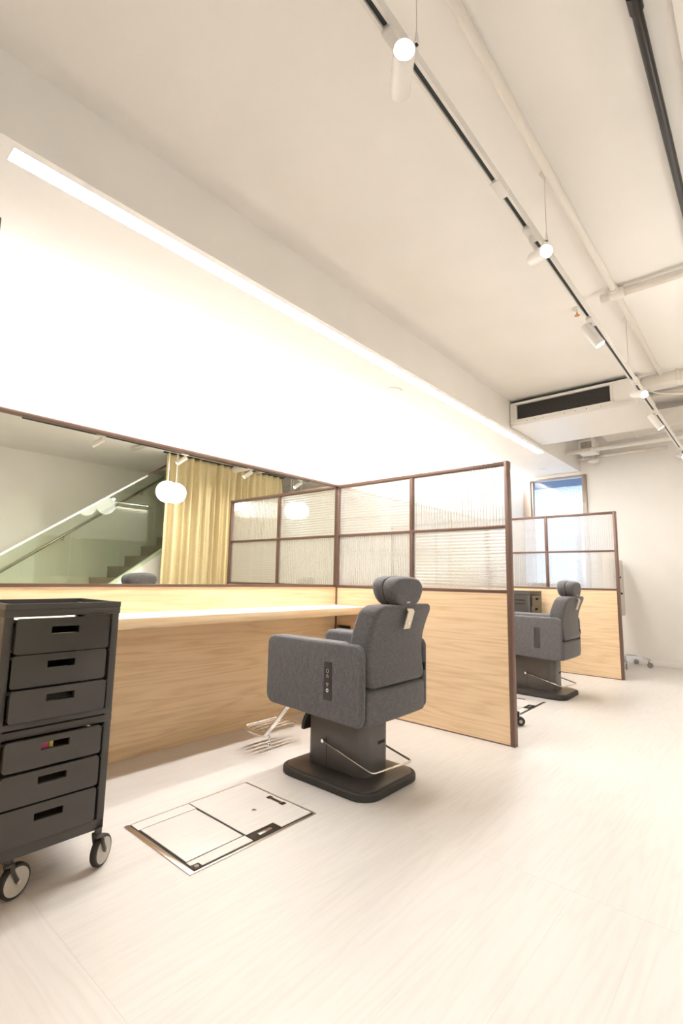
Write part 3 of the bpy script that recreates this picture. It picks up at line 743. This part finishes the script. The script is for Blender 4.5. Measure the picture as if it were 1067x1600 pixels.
# ceiling cassette / duct air conditioner
AX, AY0, AY1, AZ0, AZ1 = 4.878, .80, YS-.008, 2.59, 2.835
ac = thing('air_conditioner', 'white boxed air conditioner with a long dark grille under the ceiling', 'air conditioner', (AX, (AY0+AY1)/2, AZ0))
hy = (AY1-AY0)/2; yc = (AY0+AY1)/2; H_ = AZ1-AZ0
gy0, gy1, gz0, gz1 = 1.02-yc, 1.885-yc, 2.650-AZ0, 2.805-AZ0
bm = bmesh.new(); abox(bm, 0, .9, -hy, hy, 0, .02); abox(bm, 0, .9, -hy, hy, H_-.02, H_); abox(bm, 0, .9, -hy, -hy+.02, .02, H_-.02); abox(bm, 0, .9, hy-.02, hy, .02, H_-.02); abox(bm, .88, .9, -hy+.02, hy-.02, .02, H_-.02)
abox(bm, 0, .02, -hy+.02, gy0, .02, H_-.02); abox(bm, 0, .02, gy1, hy-.02, .02, H_-.02); abox(bm, 0, .02, gy0, gy1, .02, gz0); abox(bm, 0, .02, gy0, gy1, gz1, H_-.02)
ob('casing', bm, 'white', ac)
bm = bmesh.new(); f_ = .022
for d in ((-.016, 0, gy0-f_, gy1+f_, gz0-f_, gz0), (-.016, 0, gy0-f_, gy1+f_, gz1, gz1+f_), (-.016, 0, gy0-f_, gy0, gz0, gz1), (-.016, 0, gy1, gy1+f_, gz0, gz1)): abox(bm, *d, .003)
autosmooth(ob('grille_frame', bm, 'white', ac))
bx('filter', (.016, .019, gy0, gy1, gz0, gz1), 'grille', ac)
ns = 15
sm = None
for i in range(ns):
    z = gz0+(i+.5)*(gz1-gz0)/ns
    if sm is None:
        o = ob('slat', abox(bmesh.new(), -.004, .006, gy0, gy1, -.0016, .0016), 'grille', ac); sm = o.data
    else: o = bpy.data.objects.new('slat', sm); COL.objects.link(o); o.parent = ac
    o.location = (.006, 0, z)
bx('lower_lip', (-.02, 0, -hy+.02, hy, .02, .038), 'white', ac, .003)
for i, (yy, zz) in enumerate(((1.78, .030), (1.62, .03), (1.42, .03), (1.22, .03), (1.10, .03), (1.32, .03), (1.70, .03))):
    bm = bmesh.new(); cyl(bm, (-.0215, yy-yc, zz-.001), (1, 0, 0), .004, .003, 10); ob('screw', bm, 'black', ac)
gap = bx('gap_shade', (0.0, .88, -hy, hy, H_, H_+.006), 'black', ac)  # black strip painting the shade in the gap below the ceiling

# services at the far end of the ceiling
bmn = thing('ceiling_duct', 'square white duct crossing the ceiling behind the last spotlights', 'duct', (5.02, .2, 2.80))
bx('duct', (0, .10, -2.6, .60, -.03, .07), 'pipe', bmn, .012)
bx('duct_collar', (-.006, .106, .30, .33, -.036, .076), 'pipe', bmn, .006)
bm = bmesh.new(); tube(bm, [(.16, .12, .12), (.16, .14, .05), (.17, .1, .0), (.15, .16, .03)], .006, 8); ob('bracket', bm, 'steel', bmn, True)
for (x, z, r, lb, y0, y1) in ((5.55, 2.86, .035, 'thick white pipe behind the square duct', -2.6, 1.9), (6.6, 2.66, .028, 'long white pipe under the vent box at the far wall', -2.6, 1.93), (7.18, 2.70, .02, 'thin white pipe close to the far wall', .9, 1.95)):
    t = thing('ceiling_pipe', lb, 'pipe', (x, (y0+y1)/2, z), 0, 'white pipes at the far end')
    h = (y1-y0)/2
    ob('pipe', tube(bmesh.new(), [(0, -h, 0), (0, h, 0)], r, 14), 'pipe', t, True)
    for yy in (-h*.55, h*.2, h*.86):
        bm = bmesh.new(); cyl(bm, (0, yy, 0), (0, 0, 1), .006, 3.2-z, 8); hg = ob('hanger_rod', bm, 'pipe', t)
        bm = bmesh.new(); coupling(bm, (0, yy, 0), (0, 1, 0), r+.004, .025); ob('clip', bm, 'pipe', t)
fd = thing('far_duct', 'boxy white duct running along the far ceiling', 'duct', (6.95, .0, 2.86))
bx('duct', (-.16, .16, -2.4, 1.55, 0, .22), 'pipe', fd, .006)
for yy in (-.4, .5, 1.2): bx('flange', (-.168, .168, yy-.01, yy+.01, -.008, .228), 'pipe', fd, .003)
ve = thing('vent_box', 'small white vent box with a mesh grille near the window', 'vent', (6.75, 1.72, 2.67))
bx('box', (0, .22, -.10, .10, 0, .17), 'white', ve, .004)
bx('opening', (-.002, .001, -.066, .066, .03, .145), 'grille', ve)
bm = bmesh.new()
for k in range(9): y = -.066+.132*(k+.5)/9; abox(bm, -.005, -.002, y-.0018, y+.0018, .03, .145)
for k in range(8): z = .03+.115*(k+.5)/8; abox(bm, -.005, -.002, -.066, .066, z-.0018, z+.0018)
o = ob('mesh', bm, 'pipe', ve); o['kind'] = 'stuff'
fd2 = thing('fire_detector', 'flat round white detector under the pipe by the window', 'detector', (7.15, 1.74, 2.63))
bm = bmesh.new(); lathe(bm, [(.03, .03), (.07, .025), (.075, .0), (.06, -.012), (.01, -.014)], (0, 0, 0), (0, 0, 1), 26); autosmooth(ob('disc', bm, 'white', fd2))
bm = bmesh.new(); cyl(bm, (0, 0, .028), (0, 0, 1), .01, .55, 10); ob('stem', bm, 'pipe', fd2)
fd3 = thing('flexible_hose', 'thin pale hose looping between the far ceiling pipes', 'hose', (5.3, .7, 2.9))
ob('hose', tube(bmesh.new(), bend([(0, .25, .2), (.05, .1, -.08), (.25, -.2, -.1), (.6, -.35, .05), (.7, -.4, .3)], .15, 8), .009, 10), 'pipe', fd3, True)

# ------------------------------------------------------------------ panel on a chrome stand by the far wall
sd = thing('panel_stand', 'pale upright panel on a chrome castered stand by the far wall', 'stand', (7.02, 1.50, 0))
pn = bx('panel', (-.26, .26, -.012, .028, .60, 1.30), 'panel', sd, .008); pn.rotation_euler = (0, 0, math.radians(0))
bx('panel_back', (-.22, .22, -.022, -.012, .66, 1.24), 'panel', sd, .004)
bm = bmesh.new(); cyl(bm, (.0, -.022, 1.08), (0, -1, 0), .012, .014, 12); cyl(bm, (.0, -.022, .88), (0, -1, 0), .012, .022, 12); autosmooth(ob('knob', bm, 'black', pn))
for s in (-.022, .022): autosmooth(ob('post', cyl(bmesh.new(), (s, .008, .10), (0, 0, 1), .012, .55, 14), 'grey_metal', sd))
bx('hub', (-.05, .05, -.045, .06, .085, .125), 'grey_metal', sd, .01)
for a in (200, 285, 340, 70, 130):
    dx, dy = math.cos(math.radians(a)), math.sin(math.radians(a)); ln = .30
    lg = thing('l', None, None); bpy.data.objects.remove(lg)
    bm = bmesh.new(); n_ = Vector((-dy, dx, 0)); secs = []
    for s, z, ww, th in ((.02, .115, .024, .018), (.14, .115, .02, .016), (.25, .105, .017, .014), (ln, .095, .014, .012)):
        p = Vector((dx*s, dy*s, z)); secs.append([p-n_*ww-Vector((0, 0, th)), p+n_*ww-Vector((0, 0, th)), p+n_*ww*.6+Vector((0, 0, th)), p-n_*ww*.6+Vector((0, 0, th))])
    lg = autosmooth(ob('leg', loft(bm, secs), 'grey_metal', sd), 50)
    bm = bmesh.new(); cyl(bm, (dx*ln*.94, dy*ln*.94, .05), (0, 0, 1), .008, .04, 10); ob('caster_stem', bm, 'grey_metal', lg)
    bm = bmesh.new(); lathe(bm, [(.01, -.012), (.028, -.011), (.032, -.006), (.032, .006), (.028, .011), (.01, .012)], (dx*ln*.98, dy*ln*.98, .032), (dx*.3-dy, dy*.3+dx, 0), 20); autosmooth(ob('caster_wheel', bm, 'grey_metal', lg))

# ------------------------------------------------------------------ stairs opposite (seen in the mirror)
SG = .70; SY = -1.62; SW = YR
def nose(x): return .86+SG*(x-3.18)+.06
stt = thing('staircase', 'white staircase with grey treads seen in the mirror', 'staircase', (2.0, SY, 0))
run, rise = .287, .1885
n_steps = 14
xs = 3.81-5*run
for k in range(n_steps):
    x = xs+k*run; z = (k+1)*rise
    bx('tread', (x-2.0-.01, x+run-2.0, YR-SY+.002, -.03, z-.03, z), 'tread', stt, .004)
    bx('riser', (x-2.0, x-2.0+.015, YR-SY+.002, -.03, max(0, z-rise), z-.03), 'tread', stt)
bm = bmesh.new()
top = lambda x: .86+SG*(x-3.18)
xa, xb_ = 3.18-.86/SG, 3.18+(2.8-.86)/SG
V = [(xa-2, 0), (xb_-2, 0), (xb_-2, 2.8)]
A = [bm.verts.new((u, .03, v)) for u, v in V]; B = [bm.verts.new((u, -.03, v)) for u, v in V]
bm.faces.new(A); bm.faces.new(B[::-1])
for k in range(3): bm.faces.new((A[k], B[k], B[(k+1) % 3], A[(k+1) % 3]))
ob('stair_wall', bm, 'wall', stt)
gb = thing('glass_balustrade', 'greenish glass balustrade with a slim top rail beside the stairs', 'balustrade', (2.0, SY+.05, 0))
def slab(name, pts, y0, y1, m, parent):
    bm = bmesh.new(); A = [bm.verts.new((u, y0, v)) for u, v in pts]; B = [bm.verts.new((u, y1, v)) for u, v in pts]; n = len(pts)
    bm.faces.new(A); bm.faces.new(B[::-1])
    for k in range(n): bm.faces.new((A[k], B[k], B[(k+1) % n], A[(k+1) % n]))
    return ob(name, bm, m, parent)
js = [1.30, 2.62, 3.78, 4.9, 5.6]
rail = lambda x: 1.205+.716*(x-1.84)
for a, b in zip(js, js[1:]):
    a_, b_ = a+.004, b-.004
    slab('glass_panel', [(a_-2, max(.02, top(a_)-.05)), (b_-2, max(.02, top(b_)-.05)), (b_-2, min(ZC-.02, rail(b_))), (a_-2, min(ZC-.02, rail(a_)))], -.006, .006, 'green_glass', gb)
xe = 1.84+(ZC-.06-1.205)/.716
slab('top_rail', [(1.30-2, rail(1.30)), (3.62-2, rail(3.62)), (3.62-2, rail(3.62)+.03), (1.30-2, rail(1.30)+.03)], -.022, .022, 'white', gb)
slab('top_rail', [(3.62-2, rail(3.62)), (xe-2, rail(xe)), (xe-2, rail(xe)+.03), (3.62-2, rail(3.62)+.03)], -.022, .022, 'frame', gb)
hr = thing('wall_handrail', 'round metal handrail on the wall behind the stairs', 'handrail', (2.0, YR+.07, 0))
hz = lambda x: 1.02+.735*(x-2.25)
ob('rail', tube(bmesh.new(), [(1.2-2, 0, hz(1.2)), (4.7-2, 0, hz(4.7))], .022, 12), 'steel', hr, True)
for x in (1.9, 3.05, 4.3): ob('bracket', tube(bmesh.new(), bend([(x-2, -.07, hz(x)-.08), (x-2, -.01, hz(x)-.08), (x-2, 0, hz(x)-.02)], .03), .008, 8), 'steel', hr, True)

# curtain
CY = -1.36
def curtain(x0, x1, label):
    t = thing('curtain', label, 'curtain', ((x0+x1)/2, CY, 0)); h = (x1-x0)/2; nf = int((x1-x0)/.135)
    N = nf*10; rng = random.Random(3); amp = [rng.uniform(.45, 1.35) for _ in range(nf+2)]; ph = [rng.uniform(-.32, .32) for _ in range(nf+2)]
    bm = bmesh.new(); Zs = [0.03, .6, 1.2, 1.8, 2.3, 2.6, 2.72, 2.80, 2.855]
    rows = []
    for z in Zs:
        row = []; top_ = max(0, (z-2.3)/.55)
        for i in range(N+1):
            s = i/N*nf; k = int(s); f = s-k
            A = (amp[k]*(1-f)+amp[k+1]*f); P_ = ph[k]*(1-f)+ph[k+1]*f
            y = .048*A*(1-.45*top_)*math.sin(2*math.pi*(s+P_*(1-top_)))+.012*(1-top_)*math.sin(2*math.pi*s*2.7+1)
            row.append(bm.verts.new((-h+2*h*i/N, y, z)))
        rows.append(row)
    for A, B in zip(rows, rows[1:]):
        for i in range(N): bm.faces.new((A[i], A[i+1], B[i+1], B[i]))
    o = ob('cloth', bm, 'curtain', t, True); md = o.modifiers.new('th', 'SOLIDIFY'); md.thickness = .003
    bx('curtain_rail', (-h-.05, h+.05, -.02, .02, 2.85, ZC), 'black_metal', t, .003)
    return t
curtain(3.80, 6.15, 'full length beige pleated curtain seen in the mirror')

# ------------------------------------------------------------------ outside the window
ext = thing('neighbour_building', 'pale tiled building wall seen outside the window', 'building', (9.4, 2.6, 0))
def brickmat():
    m = mat('pale_tile_wall', (.8, .85, .9), .7); n, l = nodes(m)
    tc = n.new('ShaderNodeTexCoord'); sx = n.new('ShaderNodeSeparateXYZ'); cx = n.new('ShaderNodeCombineXYZ'); l.new(tc.outputs['Object'], sx.inputs[0])
    l.new(sx.outputs['Y'], cx.inputs['X']); l.new(sx.outputs['Z'], cx.inputs['Y'])
    t = n.new('ShaderNodeTexBrick'); t.inputs['Scale'].default_value = 9.0; t.inputs['Color1'].default_value = (.86, .9, .95, 1); t.inputs['Color2'].default_value = (.80, .86, .93, 1); t.inputs['Mortar'].default_value = (.36, .44, .56, 1)
    t.inputs['Mortar Size'].default_value = .03; t.inputs['Brick Width'].default_value = .9
    l.new(cx.outputs[0], t.inputs['Vector']); l.new(t.outputs['Color'], n['Principled BSDF'].inputs['Base Color']); return m
bx('wall', (0, .2, -3, 3, -1, 2.74), brickmat(), ext)
bx('dark_fascia', (-.12, .3, -3, 3, 2.74, 3.6), mat('slate_blue_fascia', (.06, .10, .17), .6), ext)
